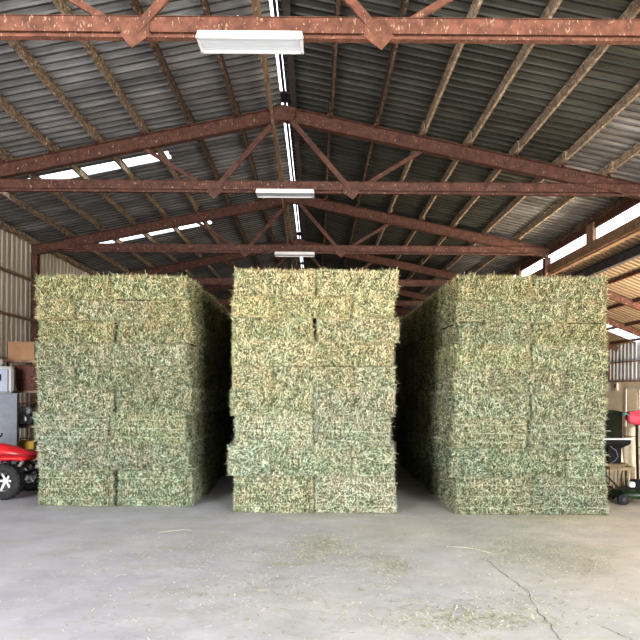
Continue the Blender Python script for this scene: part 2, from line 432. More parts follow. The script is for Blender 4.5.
# purlins
def purlin(x, k, side):
    zt = roofZ(x)-.035
    mb = MB()
    for i in range(len(TY)):
        a = TY[i]-.35; b_ = (TY[i+1]+.35) if i+1 < len(TY) else Y1-.1
        a = max(a, Y0+.2)
        dx = .035 if i % 2 else -.0
        h = .16
        rings = []; n = max(2, int((b_-a)/.3))
        for j in range(n+1):
            y = a+(b_-a)*j/n; w = .012; z = zt-.01*(i % 2)
            e = random.uniform(-.012, .012)
            sg = 1 if side == 'right' else -1
            xs = x+dx*sg
            # Z shape drawn as thick web with two lips
            poly = [(-.035, 0), (.012, 0), (.012, -h+.015), (.042, -h+.015+e), (.042, -h), (-.012, -h), (-.012, -.015), (-.035, -.015)]
            rings.append([(xs+sg*px_, y, z+pz) for px_, pz in poly])
        mb.loft(rings)
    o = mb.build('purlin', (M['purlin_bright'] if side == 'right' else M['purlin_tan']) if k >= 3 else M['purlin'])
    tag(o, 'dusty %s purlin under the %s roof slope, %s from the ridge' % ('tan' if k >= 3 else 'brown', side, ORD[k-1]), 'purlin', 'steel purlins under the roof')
    for i in range(1, len(TY)):
        c = MB().box((x-.02*(-1 if side=='right' else 1)*2, TY[i]-.09, zt-.13), (.012,.14,.26)).bar((x-.05,TY[i]-.14,zt-.2),(x+.05,TY[i]-.14,zt-.2),.02,.03).build('clip', M['steel'], o)
for k in range(1, 8):
    purlin(XRIDGE-1.0*k, k, 'left')
    if XRIDGE+1.0*k < XR-.3: purlin(XRIDGE+1.0*k, k, 'right')
o = MB().bar((XRIDGE-.26, Y0+.3, 7.80), (XRIDGE-.26, Y1-.2, 7.80), .07, .13).build('ridge_board', M['pale_wood'])
o2 = MB().bar((XRIDGE-.13, 8.2, 7.50), (XRIDGE-.40, 26.0, 7.36), .05, .06).build('hanging_conduit', M['pale_wood'])
tag(o, 'brown board running along the left side of the ridge', 'board'); tag(o2, 'thin tan conduit hung just below the ridge, running past the trusses', 'conduit')
# lean-to rafters and purlins
for i, y in enumerate((5.5, 10.0, 14.6, 19.4, 22.2, 25.5, 29.5, 34.5)):
    o = MB().bar((XR+.2, y, leanZ(XR+.2)-.17), (XW, y, leanZ(XW)-.17), .09, .18).build('lean_to_rafter', M['steel'])
    tag(o, 'brown rafter of the low right-hand roof, %s from the entrance' % ORD[i], 'rafter', 'rafters of the lean-to roof')
for k, x in enumerate((8.5, 9.6, 10.7, 11.7)):
    o = MB().bar((x, Y0+.2, leanZ(x)-.075), (x, Y1-.2, leanZ(x)-.075), .07, .09).build('lean_to_purlin', M['steel'])
    tag(o, 'brown purlin under the low right-hand roof, %s from its top edge' % ORD[k], 'purlin', 'purlins of the lean-to roof')
# wall items on the right
for i, y in enumerate((20.2, 26.2, 32.3, 38.4)):
    o = MB().box((0,0,2.9),(.10,.16,1.45)).build('wall_post', M['steel']); o.location = (XW-.07, y, 0)
    tag(o, 'dark rust post on the pale ribbed upper right-hand wall, %s from the viewer' % ORD[i], 'post', 'posts on the right-hand wall')
dr = MB().box((XW-.02, 24.15, .95), (.04, .95, 1.9)).box((XW-.05, 24.15, .55),(.02,.7,.7)).box((XW-.05,24.15,1.42),(.02,.7,.7))
d = structure(dr, 'door_1', M['wall_cream'])
tf = MB().box((XW-.045, 23.64, .96),(.06,.07,1.95)).box((XW-.045, 24.66, .96),(.06,.07,1.95)).box((XW-.045, 24.15, 1.93),(.06,1.09,.07))
structure(tf, 'trim_7', M['casing'])
sw = thing('switch_box', (XW-.06, 25.45, 2.0), 'small grey electrical switch box on the cream right-hand wall', 'switch box')
MB().box((0,0,0),(.08,.26,.32),None,.01).build('box_body', M['casing'], sw); MB().box((-.05,0,.02),(.02,.12,.16)).build('toggle', M['dark_steel'], sw)

# ------------------------------------------------------------------ light fixtures
def fixture(y, label, on_z):
    t = thing('fluorescent_light', (XRIDGE-.05 if y < 10 else XRIDGE+.06, y-.16, on_z), label, 'light fixture', 'white fluorescent fixtures under the trusses')
    hs = MB().prism([(-.62,-.02),(-.60,.045),(.60,.045),(.62,-.02)], -.17, .17)
    hs.build('housing', M['white'], t)
    rim = MB()
    for a, b_ in (((-.62,-.16),(.62,-.16)),((-.62,.16),(.62,.16)),((-.6,-.16),(-.6,.16)),((.6,-.16),(.6,.16))):
        rim.bar((a[0],a[1],-.03),(b_[0],b_[1],-.03),.03,.03)
    rim.build('rim', M['white'], t)
    ln = MB()
    for j in range(9):
        ya = -.15+j*.033
        ln.box((0, ya+.018, -.025), (1.17,.030,.012))
    ln.build('lens', M['lens'], t)
fixture(7.72, 'white louvred fluorescent fixture hung under the nearest truss chord', ZCH-.29)
fixture(13.85, 'white fluorescent fixture under the second truss, above the middle haystack', ZCH-.19)
fixture(19.95, 'small distant fluorescent fixture under the third truss, right over the middle haystack', ZCH-.20)
# little white cable beside the first truss
o = MB().tube([(-1.3,8.2,6.30),(-1.22,8.25,6.36),(-1.12,8.3,6.5),(-1.05,8.3,6.62)], .008, 6).build('loose_cable', M['white'])
tag(o, 'short loose white cable end above the nearest truss chord', 'cable')

# ------------------------------------------------------------------ hay bales
def fbm(p, seed, base=4.0):
    r = np.random.default_rng(seed); out = np.zeros(len(p))
    for o in range(5):
        for _ in range(3):
            k = r.normal(size=3); k *= base*(1.9**o)/np.linalg.norm(k)
            out += np.sin(p@k + r.uniform(0, 6.28))*(.6**o)
    return out/4.0
def bale_mesh(name, hx, hy, hz, seed, kind, density):
    """half sizes; kind: 'long' (length along X), 'end' (length along Y). Core box plus thousands of stems."""
    r = np.random.default_rng(seed)
    half = np.array([hx, hy, hz]); rad = .055
    V = []; F = []
    def disp(p, nrm):
        d = .020*fbm(p, seed, 5) + .010*fbm(p*2.3, seed+1, 16)
        ax = 0 if kind == 'long' else 1
        ph = 1.6*np.sin(p[:, ax]*9+seed) + 1.1*np.sin(p[:, ax]*23+2*seed) + .5*np.sin(p[:, 2]*14+seed)
        am = .5+.5*np.sin(p[:, ax]*5.3+seed*3)
        d += -.016*am*np.clip(np.sin(p[:, ax]*2*np.pi/.11 + ph)*1.0 - .55, 0, 1)*2*(abs(nrm[:, ax]) < .5)   # gaps between flakes
        return d
    def shape(p):
        q = np.clip(p, -(half-rad), half-rad); d = p-q
        L = np.linalg.norm(d, axis=1, keepdims=True); d = d/np.maximum(L, 1e-9)
        return q + rad*d, d
    off = 0
    faces = []
    for ax in range(3):
        a, c = [i for i in range(3) if i != ax]
        na, nc = max(4, int(half[a]*2/.035)), max(4, int(half[c]*2/.035))
        for s in (-1, 1):
            ga, gc = np.meshgrid(np.linspace(-1,1,na+1), np.linspace(-1,1,nc+1), indexing='ij')
            p = np.zeros(((na+1)*(nc+1), 3)); p[:, ax] = s*half[ax]; p[:, a] = ga.ravel()*half[a]; p[:, c] = gc.ravel()*half[c]
            q, nr = shape(p); q = q + nr*disp(q, nr)[:, None]
            V.append(q)
            idx = np.arange((na+1)*(nc+1)).reshape(na+1, nc+1)+off
            f = np.stack([idx[:-1,:-1], idx[1:,:-1], idx[1:,1:], idx[:-1,1:]], -1).reshape(-1,4)
            if (s > 0) != (ax == 1): pass
            else: f = f[:, ::-1]
            F.append(f); off += len(q)
    ncore = sum(len(f) for f in F)
    # stems
    for ax in range(3):
        a, c = [i for i in range(3) if i != ax]
        area = 4*half[a]*half[c]
        for s in (-1, 1):
            if ax == 2 and s < 0: continue
            n = int(density*area*(.6 if ax == 2 else 1))
            p = np.zeros((n, 3)); p[:, ax] = s*half[ax]
            p[:, a] = r.uniform(-1, 1, n)*half[a]; p[:, c] = r.uniform(-1, 1, n)*half[c]
            # more stems at the edges
            m = r.random(n) < .16
            w = np.where(r.random(n) < .5, a, c)
            for i_ax in (a, c):
                mm = m & (w == i_ax)
                p[mm, i_ax] = np.sign(p[mm, i_ax])*half[i_ax]*(1-np.abs(r.normal(0, .015, mm.sum())))
            q, nr = shape(p)
            q = q + nr*(disp(q, nr) + r.uniform(-.006, .012, n))[:, None]
            th = r.uniform(0, 2*np.pi, n)
            # stems on cut faces run across the bale
            if kind == 'long' and ax == 1: th = np.where(r.random(n) < .4, np.pi/2 + r.normal(0, .45, n), th)
            t = np.zeros((n,3)); t[:, a] = np.cos(th); t[:, c] = np.sin(th)
            t += nr*np.abs(r.normal(0, np.where(m, .8, .38), n))[:, None]
            t -= 0
            L = np.clip(r.lognormal(math.log(.036), .48, n), .012, .12)
            L = np.where(m, L*1.35, L)
            wv = r.uniform(.0025, .0062, n)
            t /= np.linalg.norm(t, axis=1, keepdims=True)
            sd = np.cross(t, nr + r.normal(0, .35, (n,3))); sd /= np.maximum(np.linalg.norm(sd, axis=1, keepdims=True), 1e-6)
            bend = r.normal(0, .006, (n,3))
            A = q - t*(L*.35)[:, None] - nr*.004; B = q + t*(L*.65)[:, None] + bend
            h = sd*(wv/2)[:, None]
            quad = np.stack([A-h, A+h, B+h*.6, B-h*.6], 1).reshape(-1, 3)
            if n:
                V.append(quad); F.append(np.arange(4*n).reshape(n,4)+off); off += 4*n
    # never below the bale's own foot
    V = np.concatenate(V); F = np.concatenate(F)
    V[:, 2] = np.maximum(V[:, 2], -hz-.004)
    me = bpy.data.meshes.new(name)
    me.vertices.add(len(V)); me.vertices.foreach_set('co', V.astype(np.float32).ravel())
    me.loops.add(len(F)*4); me.loops.foreach_set('vertex_index', F.astype(np.int32).ravel())
    me.polygons.add(len(F)); me.polygons.foreach_set('loop_start', np.arange(0, len(F)*4, 4, dtype=np.int32))
    me.polygons.foreach_set('loop_total', np.full(len(F), 4, dtype=np.int32))
    mi = np.ones(len(F), dtype=np.int32); mi[:ncore] = 0
    me.materials.append(M['core']); me.materials.append(M['stem'])
    me.polygons.foreach_set('material_index', mi)
    me.update(calc_edges=True); me.validate()
    return me
HL = 1.17; HW = .585
LH = [.55, .425, .44, .375, .352, .354, .345, .318, .372]       # layer heights from the floor up
TIE = {1, 4, 7}
NV = 3
meshes = {}
def get_mesh(kind, h, v):
    key = (kind, .55 if h > .5 else (.432 if h > .4 else .355), v)
    if key not in meshes:
        sx, sy = (HL, HW) if kind == 'long' else (HW, HL)
        meshes[key] = bale_mesh('hay_bale', sx/2-.004, sy/2-.004, key[1]/2, 100+len(meshes)*7, kind, 13000)
    return meshes[key], key[1]
twines = {}
def add_twine(o, kind, hn, jit):
    # three runs of pale twine wrapped over both long faces and ends
    key = (kind, hn)
    if key not in twines:
        tw = []
        for z in (-.30, .0, .30):
            mb = MB(); zz = z*hn
            hx, hy = HL/2+.004, HW/2+.006
            pts = []
            for i in range(33):
                pts.append((-hx+.03+(2*hx-.06)*i/32, -hy+random.uniform(-.003,.004), zz+random.uniform(-.003,.003)+.006*math.sin(i*.4+z*9)))
            pts += [(hx, -hy+.04, zz), (hx, hy-.04, zz), (hx-.03, hy, zz), (0, hy+.0, zz), (-hx+.03, hy, zz), (-hx, hy-.04, zz), (-hx, -hy+.04, zz), pts[0]]
            mb.tube(pts, .0026, 5, False); tw.append(mb)
        twines[key] = [t.build('twine', M['twine']) for t in tw]
        for t in twines[key]: t.parent = o
    else:
        for t in twines[key]:
            c = t.copy(); COL.objects.link(c); c.parent = o
LAY = ['bottom','second','third','fourth','fifth','sixth','seventh','eighth','top']
nb = 0
def place(stack, x, y, z, kind, h, layer, label, tint, flip, group, twine=False, scx=1.0):
    global nb
    nb += 1
    me, hn = get_mesh(kind, h, random.randrange(NV))
    o = bpy.data.objects.new('hay_bale', me); COL.objects.link(o)
    o.location = (x, y, z+h/2)
    o.rotation_euler = (R(random.uniform(-.5,.5)), R(random.uniform(-.4,.4)), R(random.uniform(-.9,.9)) + (math.pi if flip else 0))
    o.scale = (scx, 1, h/hn)
    v = random.uniform(.90, 1.10)
    o.color = (tint[0]*v*random.uniform(.96,1.04), tint[1]*v, tint[2]*v*random.uniform(.93,1.07), 1)
    tag(o, label, 'hay bale', group)
    if twine: add_twine(o, kind, hn, 0)
    return o
def stack(name, xc, yf, hl, rows, sides, tint, hs=1.0, layer_dx=None, layer_w=None):
    """rows: number of half-metre rows deep; sides: which flanks are built to full depth."""
    z = 0
    where = {'left': 'left-hand', 'middle': 'middle', 'right': 'right-hand'}[name]
    grp = 'hay bales of the %s stack' % where
    for l, h in enumerate(LH):
        h = h*hs
        k = l/8.0
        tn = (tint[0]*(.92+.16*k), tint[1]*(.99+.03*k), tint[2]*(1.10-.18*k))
        dx = (layer_dx or {}).get(l, 0); lw = (layer_w or {}).get(l, 1.0); sc = hl/HL*lw
        yfl = yf + random.uniform(-.03, .03)
        tie = l in TIE
        nrow = rows; dx += random.uniform(-.03,.03)
        r_ = 0
        ly = LAY[l]
        if not tie:
            for r_ in range(rows):
                for s in (-1, 1):
                    sn = 'left' if s < 0 else 'right'
                    if r_ > 0 and not (sn in sides): continue
                    if r_ == 0: lab = 'green hay bale in the %s layer, %s half of the %s stack front' % (ly, sn, where)
                    else: lab = 'shaded hay bale, %s layer, %s row back on the %s side of the %s stack' % (ly, ORD[r_], sn, where)
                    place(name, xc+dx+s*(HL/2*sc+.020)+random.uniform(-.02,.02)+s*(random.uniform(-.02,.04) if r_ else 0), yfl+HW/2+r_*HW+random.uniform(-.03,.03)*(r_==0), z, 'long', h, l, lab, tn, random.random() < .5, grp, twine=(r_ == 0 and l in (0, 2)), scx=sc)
        else:
            for r_ in range(rows//2):
                for s in (-1, 1):
                    sn = 'left' if s < 0 else 'right'
                    if r_ > 0 and not (sn in sides): continue
                    if r_ == 0: lab = 'hay bale set end-on at the %s corner, %s layer of the %s stack' % (sn, ly, where)
                    else: lab = 'shaded lengthwise hay bale, %s layer, %s along the %s side of the %s stack' % (ly, ORD[r_], sn, where)
                    tt = (tn[0]*.97, tn[1]*1.0, tn[2]*1.03) if l == 1 else tn
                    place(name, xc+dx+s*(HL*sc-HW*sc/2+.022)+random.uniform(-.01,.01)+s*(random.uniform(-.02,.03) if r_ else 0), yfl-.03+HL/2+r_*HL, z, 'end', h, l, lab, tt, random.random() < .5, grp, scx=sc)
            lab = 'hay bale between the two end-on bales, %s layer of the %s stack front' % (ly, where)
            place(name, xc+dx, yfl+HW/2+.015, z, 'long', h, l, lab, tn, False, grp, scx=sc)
        z += h
    return z
T0 = (1.0, 1.0, .96)
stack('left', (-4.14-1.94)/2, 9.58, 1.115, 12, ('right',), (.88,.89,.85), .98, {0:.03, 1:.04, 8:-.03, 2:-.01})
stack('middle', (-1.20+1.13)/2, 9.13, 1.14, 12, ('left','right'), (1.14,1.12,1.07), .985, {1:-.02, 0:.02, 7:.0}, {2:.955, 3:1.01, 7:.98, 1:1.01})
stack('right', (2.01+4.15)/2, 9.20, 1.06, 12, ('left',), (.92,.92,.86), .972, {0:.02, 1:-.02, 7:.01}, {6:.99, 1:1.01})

# loose hay on the floor (nobody could count it)
def px_floor(px, py):
    hz = 390+.0079*(px-316)
    Y = CAMZ*640/(py-hz); return (px-316)*Y/640, Y
def floor_hay():
    P_ = []; 
    def patch(px, py, rx, ry, n, g):
        xs = rng.normal(px, rx, n); ys = np.clip(rng.normal(py, ry, n), 490, 700)
        for a, b_ in zip(xs, ys): P_.append((*px_floor(a, b_), g))
    for a in ((322,543,16,6,900,1),(300,556,22,6,500,1),(350,548,26,10,700,1),(392,565,16,7,800,1),(545,553,36,6,1700,1),(585,566,22,6,700,1),
              (505,545,20,7,600,1),(470,618,50,8,900,0),(500,600,60,16,400,1),(314,514,55,2.5,1500,1),(112,508,50,2.5,1000,1),(535,517,50,2.5,1300,1),
              (230,560,80,20,1000,0),(110,575,70,30,350,0),(330,600,200,30,1400,0),(270,590,40,14,300,0),(200,545,50,10,500,0),(60,505,20,4,200,0),(560,530,60,10,600,0),(420,530,70,9,900,1)):
        patch(*a)
    for _ in range(1500): P_.append((rng.uniform(-6,7), rng.uniform(2.5,12), 0))
    P_ = [p for p in P_ if p[1] < 9.6 or abs(p[0]) > 4.4 or rng.random() < .1]
    n = len(P_); P0 = np.array([(p[0], p[1], 0) for p in P_]); g = np.array([p[2] for p in P_])
    th = rng.uniform(0, 6.283, n); L = np.where(g == 1, rng.uniform(.01,.045,n), rng.lognormal(math.log(.03), .55, n)); L = np.clip(L, .008, .16)
    w = rng.uniform(.003,.007,n); t = np.stack([np.cos(th), np.sin(th), np.zeros(n)], 1); sd = np.stack([-np.sin(th), np.cos(th), np.zeros(n)], 1)
    P0[:,2] = rng.uniform(.003,.010,n)
    A = P0-t*(L/2)[:,None]; B = P0+t*(L/2)[:,None]; B[:,2] += rng.uniform(0,.006,n)
    h = sd*(w/2)[:,None]
    V = np.stack([A-h,A+h,B+h,B-h],1).reshape(-1,3)
    me = bpy.data.meshes.new('loose_hay'); me.from_pydata(V.tolist(), [], np.arange(4*n).reshape(n,4).tolist())
    me.materials.append(M['floor_stem']); o = bpy.data.objects.new('loose_hay', me); COL.objects.link(o)
    o.color = (1.25,1.22,1.15,1)
    tag(o, 'loose hay stems scattered over the concrete in front of the stacks', 'loose hay', kind='stuff')
floor_hay()
def ribbon(pts, w, z=.003):
    mb = MB(); vs = []
    fp = [px_floor(*p) for p in pts]; q = []
    for i in range(len(fp)-1):
        for k in range(6):
            t = k/6; q.append((fp[i][0]*(1-t)+fp[i+1][0]*t+random.uniform(-.012,.012), fp[i][1]*(1-t)+fp[i+1][1]*t+random.uniform(-.012,.012)))
    q.append(fp[-1])
    for i, (x, y) in enumerate(q):
        a = q[max(i-1,0)]; b_ = q[min(i+1,len(q)-1)]; d = Vector((b_[0]-a[0], b_[1]-a[1])).normalized(); ww = w*random.uniform(.4,1.2)/2
        vs += [(x-d.y*ww, y+d.x*ww, z), (x+d.y*ww, y-d.x*ww, z)]
    return mb.add(vs, [(2*i,2*i+1,2*i+3,2*i+2) for i in range(len(q)-1)])
structure(ribbon([(488,560),(510,578),(528,590),(540,612),(552,625),(566,645)], .009), 'floor_crack', M['crack'])
structure(ribbon([(536,584),(546,580),(556,579)], .010), 'floor_crack', M['crack'])
structure(ribbon([(600,625),(616,632),(634,640)], .010), 'floor_crack', M['crack'])
def floor_twine(pts, label):
    fp = [px_floor(*p) for p in pts]
    o = MB().tube([(x, y, .008+.003*(i%2)) for i, (x, y) in enumerate(fp)], .0025, 6).build('loose_twine', M['twine'], smooth=True)
    tag(o, label, 'twine')
floor_twine([(448,547),(462,548),(478,550),(492,554)], 'pale loose twine lying on the floor before the right-hand haystack')
floor_twine([(160,533),(172,532),(184,530),(192,531)], 'short pale straw twine on the floor before the left-hand haystack')

# ------------------------------------------------------------------ left-hand gear
# locker
t = thing('steel_locker', (-6.58, 13.1, 0), 'blue-grey two-door steel locker behind the red quad bike', 'locker', rz=R(22))
MB().box((0,0,.85),(.9,.5,1.62),None,.012).box((0,.0,.02),(.86,.46,.04)).build('cabinet_body', M['locker'], t)
for s in (-1,1):
    d = MB().box((s*.222,-.262,.86),(.43,.022,1.52),None,.006).build('door', M['locker'], t)
    MB().box((s*.05,-.285,.92),(.018,.02,.16),None,.004).build('handle', M['black'], d)
# casing machine on the locker
t = thing('appliance_casing', (-6.53, 13.1, 1.662), 'pale plastic appliance with blue-grey front and two dark slots, on the locker', 'appliance', rz=R(20))
MB().box((-.02,0,.27),(.70,.46,.54),None,.05).box((-.06,0,.62),(.35,.38,.18),None,.05).build('housing', M['casing'], t)
f = MB().box((-.02,-.245,.25),(.50,.03,.46),None,.01).build('front_panel', M['casing_blue'], t)
for x in (.02,.09): MB().box((x,-.265,.31),(.026,.012,.13)).build('slot', M['black'], f)
# shelving rack behind
t = thing('shelf_rack', (-6.42, 13.85, 0), 'dark metal shelf rack with clutter beside the left-hand haystack', 'shelf rack')
for x in (-.38, .62):
    for y in (-.25,.25): MB().box((x,y,1.17),(.035,.035,2.34)).build('upright', M['dark_steel'], t)
for z in (.45, .95, 1.69, 2.335):
    MB().box((.12,0,z),(1.06,.56,.03)).box((.12,-.285,z),(1.06,.02,.06)).build('shelf', M['girt'], t)
t = thing('cardboard_box', (-6.26, 13.8, 2.352), 'brown cardboard box on top of the shelf rack', 'box')
MB().box((0,0,.20),(.56,.46,.40),None,.008).build('carton', M['card'], t)
MB().box((-.0,-.234,.385),(.56,.006,.02)).box((0,0,.403),(.56,.06,.004)).build('flap_tape', M['wood'], t)
t = thing('wicker_basket', (-6.15, 13.72, 1.706), 'dark reddish-brown woven basket on the shelf under the cardboard box', 'basket')
prof = []
for zz, rr in ((0,.21),(.1,.23),(.3,.245),(.50,.25),(.52,.255)): prof.append([(rr*1.05*(abs(math.cos(a))**.5)*(1 if math.cos(a)>0 else -1), rr*.85*(abs(math.sin(a))**.5)*(1 if math.sin(a)>0 else -1), zz) for a in [2*math.pi*k/24 for k in range(24)]])
MB().loft(prof).build('weave', M['wicker'], t)
MB().tube([(.262*(abs(math.cos(a))**.5)*(1 if math.cos(a)>0 else -1), .212*(abs(math.sin(a))**.5)*(1 if math.sin(a)>0 else -1), .53) for a in [2*math.pi*k/24 for k in range(25)]], .014, 6).build('rim', M['wicker'], t)
t = thing('small_engine', (-6.17, 13.62, .968), 'white and dark small engine on the rack shelf, left of the haystack', 'engine')
MB().box((0,0,.12),(.34,.28,.22),None,.03).build('crankcase', M['dark_steel'], t)
MB().box((-.02,-.02,.31),(.30,.26,.18),None,.05).build('cowl', M['white'], t)
MB().lathe([(0,0),(.09,0),(.10,.02),(.10,.05),(.05,.06),(0,.06)], 18, Matrix.Translation((.0,-.15,.14)) @ Matrix.Rotation(R(90),4,'X')).build('recoil_cover', M['silver'], t)
MB().tube([(.1,0,.36),(.2,-.02,.42),(.24,-.02,.5)], .02, 8).build('exhaust', M['black'], t)
t = thing('tool_case', (-6.17, 13.58, .468), 'yellow tool case low on the rack behind the quad bike', 'tool case')
MB().box((0,0,.09),(.5,.28,.18),None,.02).build('case_body', M['yellow'], t)
MB().tube([(-.1,0,.18),(-.1,0,.23),(.1,0,.23),(.1,0,.18)], .012, 8).build('handle', M['black'], t)
o = thing('paint_bucket', (-5.90, 13.62, .968), 'grey lidded bucket on the rack shelf at the haystack edge', 'bucket')
MB().lathe([(0,0),(.10,0),(.12,.26),(.128,.26),(.128,.29),(0,.29)], 20).build('pail', M['silver'], o, True)
MB().tube([(-.12,0,.26),(-.1,-.1,.2),(0,-.14,.16),(.1,-.1,.2),(.12,0,.26)], .005, 6).build('bail_handle', M['black'], o)

# quad bike, lying along X, one axle in view
q = thing('quad_bike', (-4.92, 10.6, 0), 'red quad bike with black knobbly tyres at the left edge', 'quad bike')
def wheel(x, y, s):
    mt = Matrix.Translation((x, y, .285)) @ Matrix.Rotation(R(90), 4, 'X')
    w = MB()
    w.lathe([(.15,-.10),(.20,-.115),(.25,-.11),(.275,-.085),(.282,0),(.275,.085),(.25,.11),(.20,.115),(.15,.10)], 36, mt)
    for k in range(22):
        for sg in (-1, 1):
            a = 2*math.pi*(k+.5*(sg>0))/22
            m_ = mt @ Matrix.Rotation(a, 4, 'Z') @ Matrix.Translation((.272, 0, sg*.055)) @ Matrix.Rotation(sg*.35, 4, 'X')
            w.box((0,0,0), (.030,.035,.085), m_)
    # box() already applies a translation, m_ carries the rest
    tw = w.build('tyre', M['rubber'], q, False)
    rim = MB()
    rim.lathe([(.155,-.09),(.15,-.07),(.145,0),(.15,.07),(.155,.09),(.165,.10),(.165,-.10),(.155,-.09)], 30, mt)
    sf = -.05*s
    rim.lathe([(0,.03),(.045,.03),(.05,.0),(.0,-.0)], 18, mt @ Matrix.Translation((0,0,-sf)))
    for k in range(6):
        a = 2*math.pi*k/6
        rim.box((0,0,0), (.12,.035,.02), mt @ Matrix.Rotation(a,4,'Z') @ Matrix.Translation((.095,0,-sf)))
    rim.build('rim', M['silver'], tw)
for x in (0, -1.2):
    for y, s in ((-.46, -1), (.46, 1)): wheel(x, y, s)
MB().tube([(0,-.4,.285),(0,.4,.285)], .025, 8).tube([(-1.2,-.4,.285),(-1.2,.4,.285)], .025, 8).build('axle', M['silver'], q)
fr = MB()
for y in (-.14,.14):
    fr.tube([(.25,y,.42),(.1,y,.34),(-.4,y,.27),(-.9,y,.30),(-1.3,y,.42)], .018, 8)
    fr.tube([(.25,y,.42),(.05,y,.58),(-.4,y,.66),(-1.0,y,.60),(-1.3,y,.42)], .016, 8)
fr.tube([(.25,-.14,.42),(.31,-.12,.45),(.31,.12,.45),(.25,.14,.42)], .018, 8)
fr.build('frame', M['black'], q)
MB().box((-.55,0,.42),(.38,.22,.30),None,.04).box((-.5,0,.60),(.22,.16,.12),None,.02).build('engine', M['silver'], q)
for s in (-1,1):
    MB().tube([(.16,s*.17,.60),(.05,s*.34,.32)], .022, 8).build('shock_absorber', M['silver'], q)
    sp = MB(); 
    for k in range(7):
        a0 = Vector((.15,s*.185,.57)); a1 = Vector((.075,s*.30,.38)); c = a0.lerp(a1, k/6); dd = (a1-a0).to_track_quat('Z','Y').to_matrix().to_4x4()
        sp.lathe([(.030,-.007),(.038,0),(.030,.007),(.024,0),(.030,-.007)], 12, Matrix.Translation(c) @ dd)
    sp.build('coil_spring', M['canvas'], q)
    MB().tube([(.18,s*.12,.30),(.03,s*.36,.27)], .014, 8).tube([(-.16,s*.12,.30),(.0,s*.36,.27)], .014, 8).build('suspension_arm', M['silver'], q)
    # fenders: curved sheet arched over the wheels
    fd = MB(); rings = []
    pts = [(.36,.655),(.26,.66),(.10,.665),(-.10,.66),(-.27,.60),(-.38,.50)]
    for (x, z) in pts:
        wd = .20 if x < .3 else .07
        ys = s*(.17), s*(.22+wd*1.4)
        rings.append([(x, ys[0], z+.02), (x, (ys[0]+ys[1])/2, z+.035), (x, ys[1], z), (x, ys[1], z-.045), (x, (ys[0]+ys[1])/2, z+.005), (x, ys[0], z-.01)])
    fd.loft(rings).build('fender', M['red'], q, True)
    fd = MB(); rings = []
    for (x, z) in [(-.80,.50),(-.92,.62),(-1.1,.69),(-1.3,.69),(-1.5,.64)]:
        rings.append([(x, s*.15, z+.02), (x, s*.33, z+.03), (x, s*.52, z), (x, s*.52, z-.04), (x, s*.33, z), (x, s*.15, z-.01)])
    fd.loft(rings).build('fender', M['red'], q, True)
bd = MB(); rings = []
for (x, z, w, h) in [(.38,.60,.03,.03),(.25,.64,.11,.07),(0,.68,.16,.11),(-.25,.72,.17,.13),(-.45,.72,.13,.12)]:
    rings.append([(x, w*math.cos(a), z+h*math.sin(a)) for a in [2*math.pi*k/14 for k in range(14)]])
bd.loft(rings).build('nose_cowl', M['red'], q, True)
bd = MB(); rings = []
for (x, z, w, h) in [(-.40,.73,.08,.05),(-.6,.72,.12,.06),(-.95,.74,.13,.06),(-1.25,.77,.12,.05),(-1.4,.78,.06,.03)]:
    rings.append([(x, w*math.cos(a), z+h*math.sin(a)) for a in [2*math.pi*k/14 for k in range(14)]])
bd.loft(rings).build('seat', M['black'], q, True)
MB().tube([(-.28,0,.70),(-.36,0,.92)], .02, 8).tube([(-.46,-.38,.98),(-.38,-.2,.96),(-.36,0,.92),(-.38,.2,.96),(-.46,.38,.98)], .013, 8).build('handlebar', M['black'], q)
MB().tube([(.36,-.18,.50),(.44,-.12,.52),(.44,.12,.52),(.36,.18,.50)], .014, 8).tube([(.25,-.1,.42),(.43,-.1,.52)], .012, 8).tube([(.25,.1,.42),(.43,.1,.52)], .012, 8).build('bumper', M['silver'], q)

# ------------------------------------------------------------------ right-hand gear
t = thing('machine_stand', (5.08, 10.95, 0), 'black pedestal stand with a white tabletop beside the right-hand haystack', 'stand')
MB().box((0,0,.985),(.50,.44,.03),None,.01).build('tabletop', M['white'], t)
top = [[(s1*w/2, s2*w*.4, z) for s1, s2 in ((-1,-1),(1,-1),(1,1),(-1,1))] for z, w in ((.97,.46),(.90,.44),(.82,.22),(.56,.22))]
MB().loft(top).build('pedestal_column', M['black'], t)
MB().box((0,0,.54),(.42,.34,.05),None,.01).build('lower_shelf', M['wood'], t)
for x in (-.17,.17):
    for y in (-.13,.13): MB().bar((x,y,.52),(x*1.1,y*1.1,0),.035,.035).build('leg', M['dark_steel'], t)
MB().tube([(-.13,-.2,.86),(-.06,-.26,.80),(-.03,-.27,.70),(-.08,-.26,.62),(-.14,-.2,.58)], .005, 6).build('hose', M['locker'], t)
t = thing('metal_cabinet', (5.04, 10.95, 1.002), 'dark olive upright metal box standing on the white tabletop', 'box')
MB().box((0,0,.21),(.29,.28,.42),None,.012).build('box_body', M['green'], t)
MB().prism([(-.15,.42),(.15,.42),(.15,.435),(.02,.465),(-.15,.435)], -.145, .145).build('lid', M['green'], t)
MB().box((.0,-.146,.22),(.23,.012,.34),None,.004).build('door', M['green'], t)
t = thing('slatted_crate', (5.03, 10.62, 0), 'weathered wooden slatted crate in front of the black stand', 'crate')
for x in (-.19,.19):
    for y in (-.12,.12): MB().box((x,y,.27),(.035,.035,.54)).build('corner_post', M['wood'], t)
MB().box((0,0,.20),(.40,.26,.02)).build('crate_floor', M['wood'], t)
MB().box((0,-.13,.52),(.42,.02,.05)).box((0,.13,.52),(.42,.02,.05)).box((-.2,0,.52),(.02,.26,.05)).box((.2,0,.52),(.02,.26,.05)).build('top_rail', M['wood'], t)
for k in range(5):
    x = -.14+k*.07; MB().bar((x,-.135,.20),(x+.02,-.135,.50),.034,.014).build('slat', M['wood'], t)
